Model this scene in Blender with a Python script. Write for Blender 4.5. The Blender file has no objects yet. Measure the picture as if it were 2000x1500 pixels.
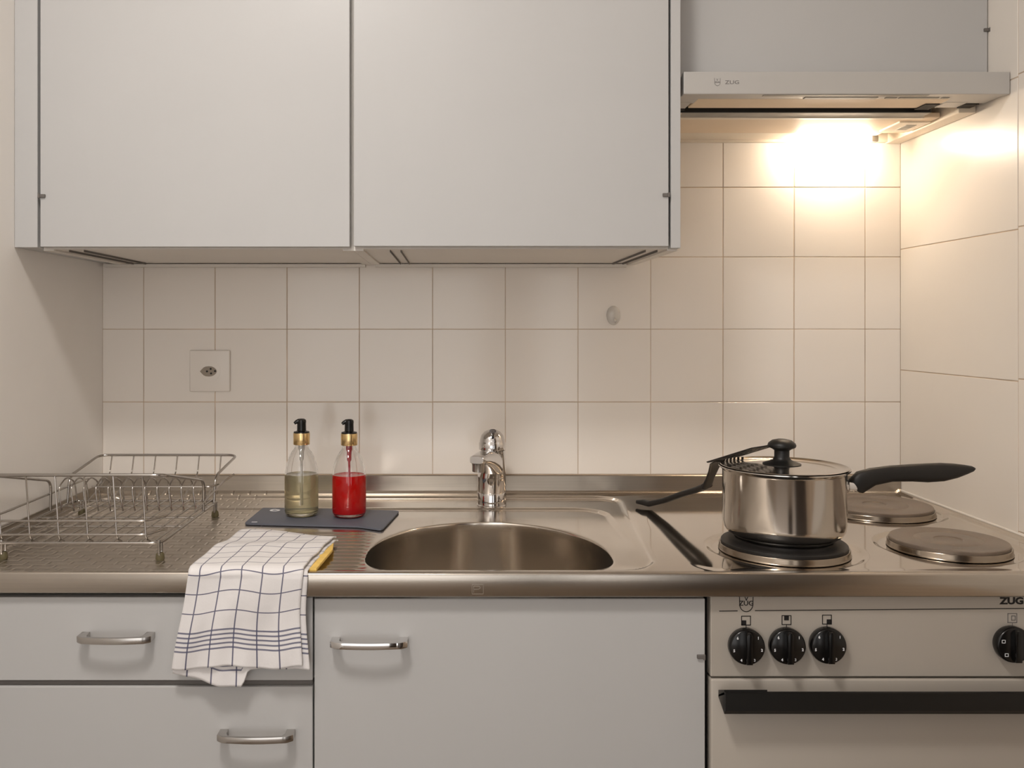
import bpy, bmesh, math, random
from mathutils import Vector, Matrix
random.seed(7)
PI = math.pi
sc = bpy.context.scene
COL = sc.collection

# ------------------------------------------------------------------ camera
CAMX, CAMD, CAMZ, F = 0.7228, 1.847, 1.245, 1745.0     # metres, metres, metres, focal length in pixels of a 2000 px frame
cd = bpy.data.cameras.new('camera'); cam = bpy.data.objects.new('camera', cd); COL.objects.link(cam)
cam.location = (CAMX, -CAMD, CAMZ); cam.rotation_euler = (PI/2, 0, 0)
cd.sensor_fit = 'HORIZONTAL'; cd.sensor_width = 36.0; cd.lens = F/2000*36.0
cd.shift_x = (1000-883)/2000; cd.shift_y = -(750-637)/2000
cd.clip_start = 0.02
sc.camera = cam
# ------------------------------------------------------------------ world, exposure, ceiling lamp light
w = bpy.data.worlds.new('world'); sc.world = w; w.use_nodes = True
w.node_tree.nodes['Background'].inputs[0].default_value = (1.0, 0.975, 0.95, 1)
w.node_tree.nodes['Background'].inputs[1].default_value = 1.8
sc.view_settings.view_transform = 'Standard'; sc.view_settings.look = 'None'
sc.view_settings.exposure = 0.17; sc.view_settings.gamma = 1.0
sc.view_settings.use_curve_mapping = False
sc.cycles.use_denoising = True
sc.cycles.max_bounces = 14; sc.cycles.transmission_bounces = 12; sc.cycles.transparent_max_bounces = 12
sc.cycles.sample_clamp_indirect = 6.0
ld = bpy.data.lights.new('ceiling_lamp_light', 'AREA'); ld.shape = 'DISK'; ld.size = 0.3
ld.energy = 16.0; ld.color = (1.0, 0.95, 0.90)
lo = bpy.data.objects.new('ceiling_lamp_light', ld); COL.objects.link(lo); lo.location = (0.40, -1.45, 2.425)

# ------------------------------------------------------------------ helpers
def S(y): return F/(CAMD+y)
def on_y(u, v, y):            # a point of the photograph on the vertical plane y
    s = S(y); return Vector((CAMX+(u-883)/s, y, CAMZ-(v-637)/s))
def on_z(u, v, z):            # a point of the photograph on the horizontal plane z
    s = (v-637)/(CAMZ-z); return Vector((CAMX+(u-883)/s, F/s-CAMD, z))
WL = {}
def _common(o, label, cat, group, kind):
    if label: o['label'] = label
    if cat: o['category'] = cat
    if group: o['group'] = group
    if kind: o['kind'] = kind
def thing(name, label, cat, loc, group=None):
    o = bpy.data.objects.new(name, None); COL.objects.link(o); o.empty_display_size = 0.02
    o.location = loc; WL[o] = Vector(loc); _common(o, label, cat, group, None); return o
def obj(name, bm, mat, parent=None, label=None, cat=None, group=None, kind=None, smooth=35, origin=None, uv=None):
    vs = [v.co for v in bm.verts]
    if origin is None:
        lo_ = Vector((min(v[i] for v in vs) for i in range(3))); hi_ = Vector((max(v[i] for v in vs) for i in range(3)))
        origin = Vector(((lo_.x+hi_.x)/2, (lo_.y+hi_.y)/2, lo_.z))
    origin = Vector(origin)
    for v in bm.verts: v.co -= origin
    me = bpy.data.meshes.new(name); bm.to_mesh(me); bm.free()
    if smooth:
        me.polygons.foreach_set('use_smooth', [True]*len(me.polygons))
        try: me.set_sharp_from_angle(angle=math.radians(smooth))
        except Exception: pass
    if mat: me.materials.append(mat)
    o = bpy.data.objects.new(name, me); COL.objects.link(o)
    WL[o] = origin
    if parent: o.parent = parent; o.location = origin - WL[parent]
    else: o.location = origin
    _common(o, label, cat, group, kind)
    return o
def NB(): return bmesh.new()
def box(bm, x0, x1, y0, y1, z0, z1, bev=0, seg=2, rot=None):
    r = bmesh.ops.create_cube(bm, size=1.0)
    vs = r['verts']
    c = Vector(((x0+x1)/2, (y0+y1)/2, (z0+z1)/2))
    for v in vs:
        p = Vector((v.co.x*abs(x1-x0), v.co.y*abs(y1-y0), v.co.z*abs(z1-z0)))
        if rot: p = rot @ p
        v.co = c + p
    if bev:
        es = list({e for v in vs for e in v.link_edges})
        bmesh.ops.bevel(bm, geom=es, offset=bev, segments=seg, affect='EDGES', profile=0.5)
    return bm
def BX(*a, **k): return box(NB(), *a, **k)
def ring_frames(pts, closed=False):
    n = len(pts); T = []
    for i in range(n):
        if closed: t = pts[(i+1) % n]-pts[i-1]
        else: t = pts[min(i+1, n-1)]-pts[max(i-1, 0)]
        T.append(t.normalized())
    up = Vector((0, 0, 1)) if abs(T[0].z) < 0.9 else Vector((1, 0, 0))
    N = [(up-T[0]*up.dot(T[0])).normalized()]
    for i in range(1, n):
        q = N[-1]-T[i]*N[-1].dot(T[i])
        N.append(q.normalized() if q.length > 1e-6 else N[-1])
    return T, N
def tube(bm, pts, r, seg=8, closed=False, flat=1.0):
    pts = [Vector(p) for p in pts]; T, N = ring_frames(pts, closed)
    rings = []
    for i, p in enumerate(pts):
        B = T[i].cross(N[i]); rr = r[i] if isinstance(r, (list, tuple)) else r
        rings.append([bm.verts.new(p+N[i]*math.cos(a)*rr*flat+B*math.sin(a)*rr) for a in [2*PI*k/seg for k in range(seg)]])
    n = len(rings)
    for i in range(n if closed else n-1):
        A, C = rings[i], rings[(i+1) % n]
        for k in range(seg): bm.faces.new((A[k], A[(k+1) % seg], C[(k+1) % seg], C[k]))
    if not closed: bm.faces.new(rings[0][::-1]); bm.faces.new(rings[-1])
    bmesh.ops.recalc_face_normals(bm, faces=bm.faces)
    return bm
def fillet(pts, rad, n=5, closed=False):
    pts = [Vector(p) for p in pts]; out = []; m = len(pts)
    for i, p in enumerate(pts):
        if not closed and i in (0, m-1): out.append(p); continue
        a = pts[i-1]-p; b = pts[(i+1) % m]-p
        d = min(rad, a.length*0.49, b.length*0.49)
        A = p+a.normalized()*d; B_ = p+b.normalized()*d
        for k in range(n+1):
            t = k/n; out.append(A*(1-t)**2+p*2*t*(1-t)+B_*t*t)
    return out
def lathe(bm, prof, c, seg=48, rot=None, close=False):
    c = Vector(c); rings = []
    for r, z in prof:
        if r < 1e-6:
            p = Vector((0, 0, z)); p = rot @ p if rot else p
            rings.append([bm.verts.new(c+p)])
        else:
            L = []
            for k in range(seg):
                a = 2*PI*k/seg; p = Vector((r*math.cos(a), r*math.sin(a), z)); p = rot @ p if rot else p
                L.append(bm.verts.new(c+p))
            rings.append(L)
    prs = list(zip(rings, rings[1:]))
    if close: prs.append((rings[-1], rings[0]))
    for A, B in prs:
        for k in range(seg):
            k2 = (k+1) % seg
            if len(A) == 1 and len(B) == 1: break
            if len(A) == 1: bm.faces.new((A[0], B[k2], B[k]))
            elif len(B) == 1: bm.faces.new((A[k], A[k2], B[0]))
            else: bm.faces.new((A[k], A[k2], B[k2], B[k]))
    bmesh.ops.recalc_face_normals(bm, faces=bm.faces)
    return bm
def prism(bm, poly, lo, hi, axis='z', bev=0):
    def P(a, b, h):
        return Vector((a, b, h)) if axis == 'z' else (Vector((a, h, b)) if axis == 'y' else Vector((h, a, b)))
    A = [bm.verts.new(P(a, b, lo)) for a, b in poly]; B = [bm.verts.new(P(a, b, hi)) for a, b in poly]
    n = len(poly); fs = [bm.faces.new(A[::-1]), bm.faces.new(B)]
    for i in range(n): bm.faces.new((A[i], A[(i+1) % n], B[(i+1) % n], B[i]))
    bmesh.ops.recalc_face_normals(bm, faces=bm.faces)
    if bev:
        es = [e for f in fs if f.is_valid for e in f.edges]
        bmesh.ops.bevel(bm, geom=es, offset=bev, segments=2, affect='EDGES', profile=0.5)
    return bm
def text_bm(s, size, loc, facing='y', ext=0.0002, sx=1.0, bold=0.0, rotz=0, align='CENTER'):
    cu = bpy.data.curves.new('t', 'FONT'); cu.body = s; cu.size = size; cu.extrude = ext; cu.align_x = align; cu.align_y = 'CENTER'
    cu.offset = bold; cu.resolution_u = 3
    o = bpy.data.objects.new('t', cu); COL.objects.link(o)
    dg = bpy.context.evaluated_depsgraph_get(); dg.update()
    me = bpy.data.meshes.new_from_object(o.evaluated_get(dg))
    bm = NB(); bm.from_mesh(me); bpy.data.objects.remove(o); bpy.data.curves.remove(cu); bpy.data.meshes.remove(me)
    M = Matrix.Translation(loc)
    if facing == 'y': M = M @ Matrix.Rotation(PI/2, 4, 'X')
    M = M @ Matrix.Rotation(rotz, 4, 'Z') @ Matrix.Diagonal((sx, 1, 1, 1))
    bmesh.ops.transform(bm, matrix=M, verts=bm.verts)
    return bm
def merge(bm, other):
    me = bpy.data.meshes.new('m'); other.to_mesh(me); other.free(); bm.from_mesh(me); bpy.data.meshes.remove(me); return bm
def ribbon(bm, pts, wdt, y, th=0.0003, closed=False):     # flat printed line in the x-z plane
    n = len(pts)
    for i in range(n if closed else n-1):
        a = Vector((pts[i][0], 0, pts[i][1])); b = Vector((pts[(i+1) % n][0], 0, pts[(i+1) % n][1]))
        d = (b-a).normalized(); a = a-d*wdt*0.35; b = b+d*wdt*0.35; nrm = Vector((-d.z, 0, d.x))*wdt/2
        q = [a+nrm, a-nrm, b-nrm, b+nrm]
        prism(bm, [(p.x, p.z) for p in q], y-th, y, axis='y')
    return bm

# ------------------------------------------------------------------ materials
def lin(c): return tuple(((x/255)/12.92 if x/255 <= 0.04045 else ((x/255+0.055)/1.055)**2.4) for x in c)
def mat(name, col, rough=0.5, metal=0.0, var=0.04, vscale=6.0, bump=0.0, bscale=40.0, stretch=None, trans=0.0, ior=1.45, spec=0.5, coat=0.0, aniso=0.0, rvar=0.0, sheen=0.0):
    m = bpy.data.materials.new(name); m.use_nodes = True; nt = m.node_tree; N = nt.nodes; L = nt.links
    b = N['Principled BSDF']
    b.inputs['Roughness'].default_value = rough; b.inputs['Metallic'].default_value = metal
    b.inputs['IOR'].default_value = ior; b.inputs['Transmission Weight'].default_value = trans
    b.inputs['Specular IOR Level'].default_value = spec; b.inputs['Coat Weight'].default_value = coat
    b.inputs['Coat Roughness'].default_value = 0.05
    if aniso: b.inputs['Anisotropic'].default_value = aniso
    if sheen: b.inputs['Sheen Weight'].default_value = sheen
    tc = N.new('ShaderNodeTexCoord'); mp = N.new('ShaderNodeMapping'); L.new(tc.outputs['Object'], mp.inputs[0])
    if stretch: mp.inputs['Scale'].default_value = stretch
    nz = N.new('ShaderNodeTexNoise'); nz.inputs['Scale'].default_value = vscale; nz.inputs['Detail'].default_value = 4
    L.new(mp.outputs[0], nz.inputs['Vector'])
    rp = N.new('ShaderNodeValToRGB'); c = lin(col) if max(col) > 1.0 else col
    rp.color_ramp.elements[0].position = 0.3; rp.color_ramp.elements[1].position = 0.7
    rp.color_ramp.elements[0].color = (*[x*(1-var) for x in c], 1); rp.color_ramp.elements[1].color = (*[min(1, x*(1+var)) for x in c], 1)
    L.new(nz.outputs['Fac'], rp.inputs[0]); L.new(rp.outputs[0], b.inputs['Base Color'])
    if rvar:
        mr = N.new('ShaderNodeMapRange'); mr.inputs[3].default_value = rough-rvar; mr.inputs[4].default_value = rough+rvar
        L.new(nz.outputs['Fac'], mr.inputs[0]); L.new(mr.outputs[0], b.inputs['Roughness'])
    if bump:
        n2 = N.new('ShaderNodeTexNoise'); n2.inputs['Scale'].default_value = bscale; n2.inputs['Detail'].default_value = 3
        L.new(mp.outputs[0], n2.inputs['Vector'])
        bp = N.new('ShaderNodeBump'); bp.inputs['Strength'].default_value = bump; bp.inputs['Distance'].default_value = 0.001
        L.new(n2.outputs['Fac'], bp.inputs['Height']); L.new(bp.outputs[0], b.inputs['Normal'])
    return m
M_paint = mat('white_wall_paint', (242, 238, 233), 0.6, bump=0.15, bscale=90, var=0.015)
M_ceil = mat('ceiling_paint', (235, 230, 224), 0.8, var=0.02)
M_floor = mat('floor_linoleum', (120, 105, 90), 0.45, var=0.12, vscale=9)
M_lam = mat('white_laminate', (186, 185, 184), 0.38, bump=0.06, bscale=160, var=0.012)
M_edge = mat('laminate_edge', (222, 216, 208), 0.45, var=0.02)
M_tile = mat('glazed_tile', (236, 229, 221), 0.13, bump=0.35, bscale=14, var=0.015, vscale=3)
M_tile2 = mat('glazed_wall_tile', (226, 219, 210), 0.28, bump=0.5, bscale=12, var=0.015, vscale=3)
M_grout = mat('grout', (196, 176, 155), 0.85, var=0.25, vscale=14, bump=0.3)
M_steel = mat('brushed_steel_edge', (190, 182, 172), 0.24, 1.0, var=0.04, bump=0.05, bscale=60, stretch=(0.6, 40, 40), vscale=10)
M_steel2 = mat('steel_backsplash', (178, 170, 160), 0.28, 1.0, var=0.06, bump=0.06, bscale=60, stretch=(0.6, 40, 40), vscale=8)
M_pot = mat('polished_pot_steel', (205, 200, 194), 0.13, 1.0, var=0.03, rvar=0.04, vscale=5)
M_chrome = mat('chrome', (215, 213, 212), 0.06, 1.0, var=0.01)
M_satin = mat('satin_chrome', (190, 186, 182), 0.22, 1.0, var=0.02)
M_wire = mat('chromed_wire', (175, 170, 165), 0.18, 1.0, var=0.05)
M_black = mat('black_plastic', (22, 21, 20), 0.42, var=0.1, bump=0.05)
M_blackg = mat('gloss_black_plastic', (14, 13, 13), 0.22, var=0.1)
M_blackm = mat('matt_black_nylon', (30, 27, 25), 0.5, var=0.15)
M_print = mat('black_print', (22, 18, 18), 0.6, var=0.05)
M_gprint = mat('grey_print', (120, 116, 114), 0.6, var=0.05)
M_wprint = mat('white_print', (235, 235, 238), 0.6, var=0.05)
M_dark = mat('dark_gap', (38, 34, 31), 0.8, var=0.1)
M_gap = mat('grey_edge_band', (105, 100, 96), 0.6, var=0.1)
M_gold = mat('gold_collar', (228, 198, 145), 0.24, 1.0, var=0.03)
M_hood = mat('hood_enamel', (184, 181, 177), 0.35, var=0.015)
M_hoodu = mat('hood_underside_lamplit', (232, 220, 202), 0.4, var=0.02)  # lamp glow put into the colour, paler than the unlit hood front
M_hoodp = mat('hood_filter_panel', (228, 208, 182), 0.55, var=0.05, bump=0.2, bscale=200)
M_hoodg = mat('hood_grey_rail', (150, 146, 138), 0.5, var=0.12, vscale=30)
M_plate = mat('cast_iron_plate_lamplit', (128, 115, 103), 0.36, 0.4, var=0.12, vscale=20, bump=0.3, bscale=300, rvar=0.05)  # reflected lamplight put into the iron's colour
M_ring = mat('steel_trim_ring', (150, 138, 124), 0.2, 1.0, var=0.1)
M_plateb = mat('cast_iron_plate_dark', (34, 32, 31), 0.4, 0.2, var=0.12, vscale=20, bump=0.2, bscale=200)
M_board = mat('slate_board', (92, 95, 106), 0.5, var=0.05, bump=0.1, bscale=120)
M_yel = mat('yellow_sponge_cloth', (226, 190, 105), 0.85, var=0.12, vscale=60, bump=0.8, bscale=180)
M_socket = mat('socket_plastic', (232, 225, 217), 0.3, var=0.01)
M_sockin = mat('socket_recess', (150, 138, 124), 0.5, var=0.03)
M_clear = mat('clear_plastic', (240, 236, 230), 0.06, var=0.01, trans=0.45, ior=1.4)
M_glass = mat('bottle_glass', (250, 250, 250), 0.0, var=0.0, trans=1.0, ior=1.45)
M_liqy = mat('pale_soap', (252, 244, 205), 0.03, var=0.01, trans=0.8, ior=1.34)
M_liqr = mat('red_soap', (255, 6, 10), 0.05, var=0.01, trans=0.3, ior=1.34)
M_redpl = mat('red_tinted_pump', (205, 60, 75), 0.2, var=0.02, trans=0.4)
M_rubber = mat('olive_rubber_foot', (92, 84, 58), 0.6, var=0.1)
def emit(name, col, st):
    m = bpy.data.materials.new(name); m.use_nodes = True; nt = m.node_tree
    b = nt.nodes['Principled BSDF']; b.inputs['Emission Color'].default_value = (*col, 1); b.inputs['Emission Strength'].default_value = st
    b.inputs['Base Color'].default_value = (*col, 1); return m
M_bulb = emit('lamp_glow', (1.0, 0.84, 0.65), 92.0)
M_ceill = emit('ceiling_lamp_glow', (1.0, 0.92, 0.84), 3.0)

def worktop_material():
    m = mat('stainless_worktop', (212, 204, 194), 0.15, 1.0, var=0.05, vscale=4, stretch=(1, 1, 1))
    nt = m.node_tree; N = nt.nodes; L = nt.links; b = N['Principled BSDF']
    geo = N.new('ShaderNodeNewGeometry'); sx = N.new('ShaderNodeSeparateXYZ'); L.new(geo.outputs['Position'], sx.inputs[0])
    # the drainer on the left carries a fine embossed brick relief and is duller
    less = N.new('ShaderNodeMapRange'); less.inputs[1].default_value = 0.36; less.inputs[2].default_value = 0.33
    less.inputs[3].default_value = 0; less.inputs[4].default_value = 1; L.new(sx.outputs['X'], less.inputs[0])
    br = N.new('ShaderNodeTexBrick'); br.inputs['Scale'].default_value = 1.0
    br.inputs['Brick Width'].default_value = 0.034; br.inputs['Row Height'].default_value = 0.020; br.inputs['Mortar Size'].default_value = 0.0032
    br.inputs['Mortar Smooth'].default_value = 1.0
    L.new(geo.outputs['Position'], br.inputs['Vector'])
    mul = N.new('ShaderNodeMath'); mul.operation = 'MULTIPLY'; L.new(br.outputs['Fac'], mul.inputs[0]); L.new(less.outputs[0], mul.inputs[1])
    # long faint brush marks
    mp = N.new('ShaderNodeMapping'); mp.inputs['Scale'].default_value = (3, 90, 3); L.new(geo.outputs['Position'], mp.inputs[0])
    nz = N.new('ShaderNodeTexNoise'); nz.inputs['Scale'].default_value = 3; nz.inputs['Detail'].default_value = 2; L.new(mp.outputs[0], nz.inputs['Vector'])
    b1 = N.new('ShaderNodeBump'); b1.inputs['Strength'].default_value = 0.02; b1.inputs['Distance'].default_value = 0.001; L.new(nz.outputs['Fac'], b1.inputs['Height'])
    b2 = N.new('ShaderNodeBump'); b2.inputs['Strength'].default_value = 1.0; b2.inputs['Distance'].default_value = 0.0012; b2.invert = True
    L.new(mul.outputs[0], b2.inputs['Height']); L.new(b1.outputs[0], b2.inputs['Normal']); L.new(b2.outputs[0], b.inputs['Normal'])
    # roughness: polished by the hob, satin elsewhere
    r1 = N.new('ShaderNodeMapRange'); r1.inputs[1].default_value = 0.33; r1.inputs[2].default_value = 0.60
    r1.inputs[3].default_value = 0.30; r1.inputs[4].default_value = 0.17; L.new(sx.outputs['X'], r1.inputs[0])
    r2 = N.new('ShaderNodeMapRange'); r2.inputs[1].default_value = 0.98; r2.inputs[2].default_value = 1.05
    r2.inputs[3].default_value = 0.0; r2.inputs[4].default_value = 0.10; L.new(sx.outputs['X'], r2.inputs[0])
    su = N.new('ShaderNodeMath'); su.operation = 'SUBTRACT'; L.new(r1.outputs[0], su.inputs[0]); L.new(r2.outputs[0], su.inputs[1])
    L.new(su.outputs[0], b.inputs['Roughness'])
    return m
M_top = worktop_material()

def towel_material():
    m = bpy.data.materials.new('checked_cotton'); m.use_nodes = True; nt = m.node_tree; N = nt.nodes; L = nt.links; b = N['Principled BSDF']
    b.inputs['Roughness'].default_value = 0.9; b.inputs['Sheen Weight'].default_value = 0.2
    uv = N.new('ShaderNodeUVMap'); uv.uv_map = 'UVMap'; sp = N.new('ShaderNodeSeparateXYZ'); L.new(uv.outputs[0], sp.inputs[0])
    def M(op, a, b_=None, c=None):
        n = N.new('ShaderNodeMath'); n.operation = op
        for i, x in enumerate((a, b_, c)):
            if x is None: continue
            if isinstance(x, (int, float)): n.inputs[i].default_value = x
            else: L.new(x, n.inputs[i])
        return n.outputs[0]
    def line(coord, off, pitch, half):   # 1 on lines at off + k*pitch
        t = M('FRACT', M('DIVIDE', M('ADD', coord, -off+pitch*20.5), pitch))
        d = M('MULTIPLY', M('ABSOLUTE', M('SUBTRACT', t, 0.5)), pitch)
        return M('LESS_THAN', d, half)
    U, V = sp.outputs['X'], sp.outputs['Y']
    lu = line(U, 0.0157, 0.0282, 0.00085)
    above = M('GREATER_THAN', V, 0.066)
    lv = M('MULTIPLY', line(V, 0.0775, 0.0270, 0.00075), above)
    band = M('MULTIPLY', M('MULTIPLY', line(V, 0.0255, 0.0064, 0.0012), M('GREATER_THAN', V, 0.0235)), M('LESS_THAN', V, 0.053))
    grid = M('MAXIMUM', lu, lv)
    nz = N.new('ShaderNodeTexNoise'); nz.inputs['Scale'].default_value = 900; L.new(uv.outputs[0], nz.inputs['Vector'])
    base = N.new('ShaderNodeMixRGB'); base.inputs[1].default_value = (*lin((220, 216, 215)), 1); base.inputs[2].default_value = (*lin((230, 227, 226)), 1); L.new(nz.outputs['Fac'], base.inputs[0])
    mx = N.new('ShaderNodeMixRGB'); mx.inputs[2].default_value = (*lin((46, 46, 88)), 1); L.new(M('MULTIPLY', grid, 0.85), mx.inputs[0]); L.new(base.outputs[0], mx.inputs[1])
    mx2 = N.new('ShaderNodeMixRGB'); mx2.inputs[2].default_value = (*lin((80, 82, 110)), 1); L.new(M('MULTIPLY', band, 0.85), mx2.inputs[0]); L.new(mx.outputs[0], mx2.inputs[1])
    L.new(mx2.outputs[0], b.inputs['Base Color'])
    wv = N.new('ShaderNodeTexNoise'); wv.inputs['Scale'].default_value = 60; wv.inputs['Detail'].default_value = 4; L.new(uv.outputs[0], wv.inputs['Vector'])
    bp = N.new('ShaderNodeBump'); bp.inputs['Strength'].default_value = 0.5; bp.inputs['Distance'].default_value = 0.0015; L.new(wv.outputs['Fac'], bp.inputs['Height']); L.new(bp.outputs[0], b.inputs['Normal'])
    return m
M_towel = towel_material()

# ================================================================== ROOM SHELL
W = 1.65; YB = -2.2; YR = -4.5; H = 2.46
def struct(name, bm, m): return obj(name, bm, m, kind='structure', smooth=0)
wall_back = struct('wall_back', BX(-0.1, W+0.1, 0.0004, 0.1, 0, H), M_grout)
wall_left = struct('wall_left', BX(-0.1, 0.0, YB, 0.0004, 0, H), M_paint)
wall_right = struct('wall_right', BX(W+0.0004, W+0.1, YB, 0.0004, 0, H), M_grout)
struct('floor', BX(-1.5, W+1.5, YR, 0.1, -0.1, 0.0), M_floor)
struct('ceiling', BX(-1.5, W+1.5, YR, 0.1, H, H+0.1), M_ceil)
# unseen dark slab and grey block, added only to darken reflections in the steel
M_refl = mat('dark_reflection_paint', (70, 58, 50), 0.5, var=0.1)
struct('reflection_panel', BX(0.86, 1.12, -2.34, -2.30, 0.0, 2.02, bev=0.002), M_refl)
struct('reflection_block', BX(1.28, 1.648, -2.15, -1.45, 0.0, 2.1, bev=0.002), mat('grey_reflection_paint', (104, 98, 96), 0.5, var=0.05))
# glazed tiles of the back wall, each a piece
cache = {}
def tile(parent, cx, cy, cz, sx, sy, sz, m):
    k = (round(sx, 4), round(sy, 4), round(sz, 4), m.name)
    if k not in cache:
        o = obj('tile', BX(cx-sx/2, cx+sx/2, cy-sy/2, cy+sy/2, cz-sz/2, cz+sz/2, bev=0.0006, seg=1), m, parent, origin=(cx, cy, cz), smooth=0)
        cache[k] = o.data; return o
    o = bpy.data.objects.new('tile', cache[k]); COL.objects.link(o); o.parent = parent
    o.location = Vector((cx, cy, cz))-WL[parent]; return o
us = [200, 280.5, 420, 560.5, 702, 845, 987, 1129, 1271, 1412, 1551, 1690, 1762]
xs = [CAMX+(u-883)/945 for u in us]; xs[0] = 0.0; xs[-1] = W
zs = [0.8884, 1.0884, 1.2387, 1.3879, 1.5318, 1.6788, 1.829]
zs[0] = 0.9384-0.0
rnd = random.Random(3)
for i in range(12):
    for j in range(len(zs)-1):
        if j == 4 and i < 8: pass
        g = 0.0008
        x0, x1, z0, z1 = xs[i]+g, xs[i+1]-g, zs[j]+g, zs[j+1]-g
        o = tile(wall_back, (x0+x1)/2, 0.0029, (z0+z1)/2, round(x1-x0, 3), 0.007, round(z1-z0, 3), M_tile)
        o.rotation_euler = (rnd.uniform(-.0015, .0015), 0, rnd.uniform(-.0015, .0015))
# larger tiles of the right wall
zr = [0.655, 0.905, 1.1545, 1.4035, 1.6535, 1.9035, 2.1535]
yr = [0.0, -0.384, -0.768, -1.152]
for i in range(3):
    for j in range(len(zr)-1):
        g = 0.0009
        y0, y1 = yr[i+1]+g, yr[i]-g
        z0, z1 = zr[j]+g, zr[j+1]-g
        dz = 0.004 if i == 1 else 0
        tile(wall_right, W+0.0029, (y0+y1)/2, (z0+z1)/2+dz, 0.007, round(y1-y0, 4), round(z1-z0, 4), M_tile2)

# ================================================================== WALL CABINETS
YU = -0.372
tu = 0.018
def wall_cabinet(x0, x1, side, label, clipside):
    t = thing('wall_cabinet', label, 'cabinet', ((x0+x1)/2, -0.18, 1.375), 'white wall cabinets')
    bm = NB(); zb = 1.371
    box(bm, x0, x0+0.017, YU+0.02, -0.002, zb, 2.1); box(bm, x1-0.017, x1, YU+0.02, -0.002, zb, 2.1)
    box(bm, x0+0.017, x1-0.017, YU+0.02, -0.002, zb+0.003, zb+0.02); box(bm, x0+0.017, x1-0.017, YU+0.02, -0.002, 2.08, 2.1)
    box(bm, x0+0.017, x1-0.017, -0.012, -0.004, zb+0.02, 2.08)
    obj('carcass', bm, M_edge, t, smooth=0)
    return t
zdb = on_y(0, 482, YU).z
xg = CAMX+(687-883)/S(YU)            # middle gap
xl = CAMX+(76-883)/S(YU); xr = CAMX+(1308.5-883)/S(YU)
struct_filler = obj('filler_panel', BX(0.0005, xl-0.0025, YU, -0.003, zdb-0.001, 2.1, bev=0.0005, seg=1), M_lam, smooth=0,
                    label='narrow white filler panel between left wall and the left wall cabinet', cat='panel')
c1 = wall_cabinet(xl-0.001, xg, 0, 'left white wall cabinet above the wire dish rack', 0)
d = obj('door', BX(xl+0.0022, xg-0.0035, YU, YU+0.018, zdb, 2.1, bev=0.0006, seg=1), M_lam, c1, smooth=0)
p = on_y(83, 382, YU)
def clip(p, parent, d_=1):
    bm = NB(); box(bm, p.x-0.0052, p.x+0.0052, p.y-0.0035, p.y+0.001, p.z-0.0035, p.z+0.002, bev=0.0006, seg=1)
    box(bm, p.x-0.0045*d_-0.0015, p.x-0.0045*d_+0.0015, p.y-0.005, p.y-0.002, p.z-0.0045, p.z+0.003, bev=0.0004, seg=1)
    return obj('hinge_clip', bm, M_gap, parent, smooth=0)
clip(p, d)
c2 = wall_cabinet(xg+0.0005, 1.0995, 1, 'right white wall cabinet above the sink, beside the extractor hood', 1)
d = obj('door', BX(xg+0.0035, xr-0.0022, YU, YU+0.018, zdb+0.001, 2.1, bev=0.0006, seg=1), M_lam, c2, smooth=0)
clip(on_y(1300, 380, YU), d, -1)
obj('side_panel', BX(xr+0.0018, 1.1, YU, -0.003, zdb-0.002, 2.1, bev=0.0005, seg=1), M_lam, c2, smooth=0)
# grooves under the cabinets (routed dowel strips), dark inlays
for cab, uu in ((c1, (0.075, 0.10)), (c2, (0.618, 0.636)), (c2, (1.05, 1.07))):
    for x in uu:
        obj('groove', BX(x-0.0006, x+0.0006, -0.335, -0.03, 1.3703, 1.3745), M_gap, cab, smooth=0)
obj('rear_batten', BX(0.01, 0.545, -0.02, -0.004, 1.366, 1.372), M_edge, c1, smooth=0)
obj('rear_batten', BX(0.565, 1.08, -0.02, -0.004, 1.366, 1.372), M_edge, c2, smooth=0)
# cabinet above the hood
YH = -0.304
t = thing('hood_cabinet', 'white cabinet above the extractor hood in the right corner', 'cabinet', (1.375, -0.15, 1.667))
obj('carcass', BX(1.104, 1.6465, YH+0.019, -0.002, 1.6685, 2.1), M_edge, t, smooth=0)
d = obj('door', BX(1.1055, 1.6475, YH, YH+0.018, 1.6690, 2.1, bev=0.0006, seg=1), M_lam, t, smooth=0)
clip(on_y(1927, 58, YH), d, -1)

# ================================================================== EXTRACTOR HOOD
t = thing('extractor_hood', 'white slim pull-out extractor hood with lit lamp in the right corner', 'hood', (1.377, -0.16, 1.62))
hx0, hx1 = 1.1055, 1.6475
ZU = 1.6295
bm = NB()
box(bm, hx0, hx1, -0.25, -0.001, 1.646, 1.667)
box(bm, hx0, hx0+0.028, -0.25, -0.001, 1.6235, 1.646, bev=0.001, seg=1)
box(bm, hx1-0.030, hx1, -0.27, -0.001, 1.6215, 1.646, bev=0.001, seg=1)
box(bm, hx0+0.028, hx1-0.03, -0.012, -0.001, 1.6235, 1.646)
obj('housing', bm, M_hoodu, t, smooth=0)
bm = NB()
box(bm, hx0+0.0015, hx1+0.0005, -0.366, -0.350, 1.6295, 1.667, bev=0.0015)
box(bm, hx0+0.0015, hx1-0.003, -0.352, -0.300, 1.6305, 1.664, bev=0.0008, seg=1)
box(bm, hx0+0.0015, hx0+0.03, -0.31, -0.262, 1.6300, 1.660, bev=0.0008, seg=1)
box(bm, hx1-0.075, hx1-0.036, -0.31, -0.272, 1.6300, 1.660, bev=0.0008, seg=1)
visor = obj('pull_out_visor', bm, M_hood, t, smooth=0)
obj('visor_panel', BX(hx0+0.034, hx1-0.078, -0.332, -0.268, 1.6303, 1.646, bev=0.001, seg=1), M_hoodp, visor, smooth=0)
a = on_y(1490, 189, -0.358); b_ = on_y(1812, 189, -0.358)
obj('grip_slot', BX(a.x, b_.x, -0.3635, -0.3535, 1.6288, 1.6315), M_hoodg, visor, smooth=0)
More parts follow.
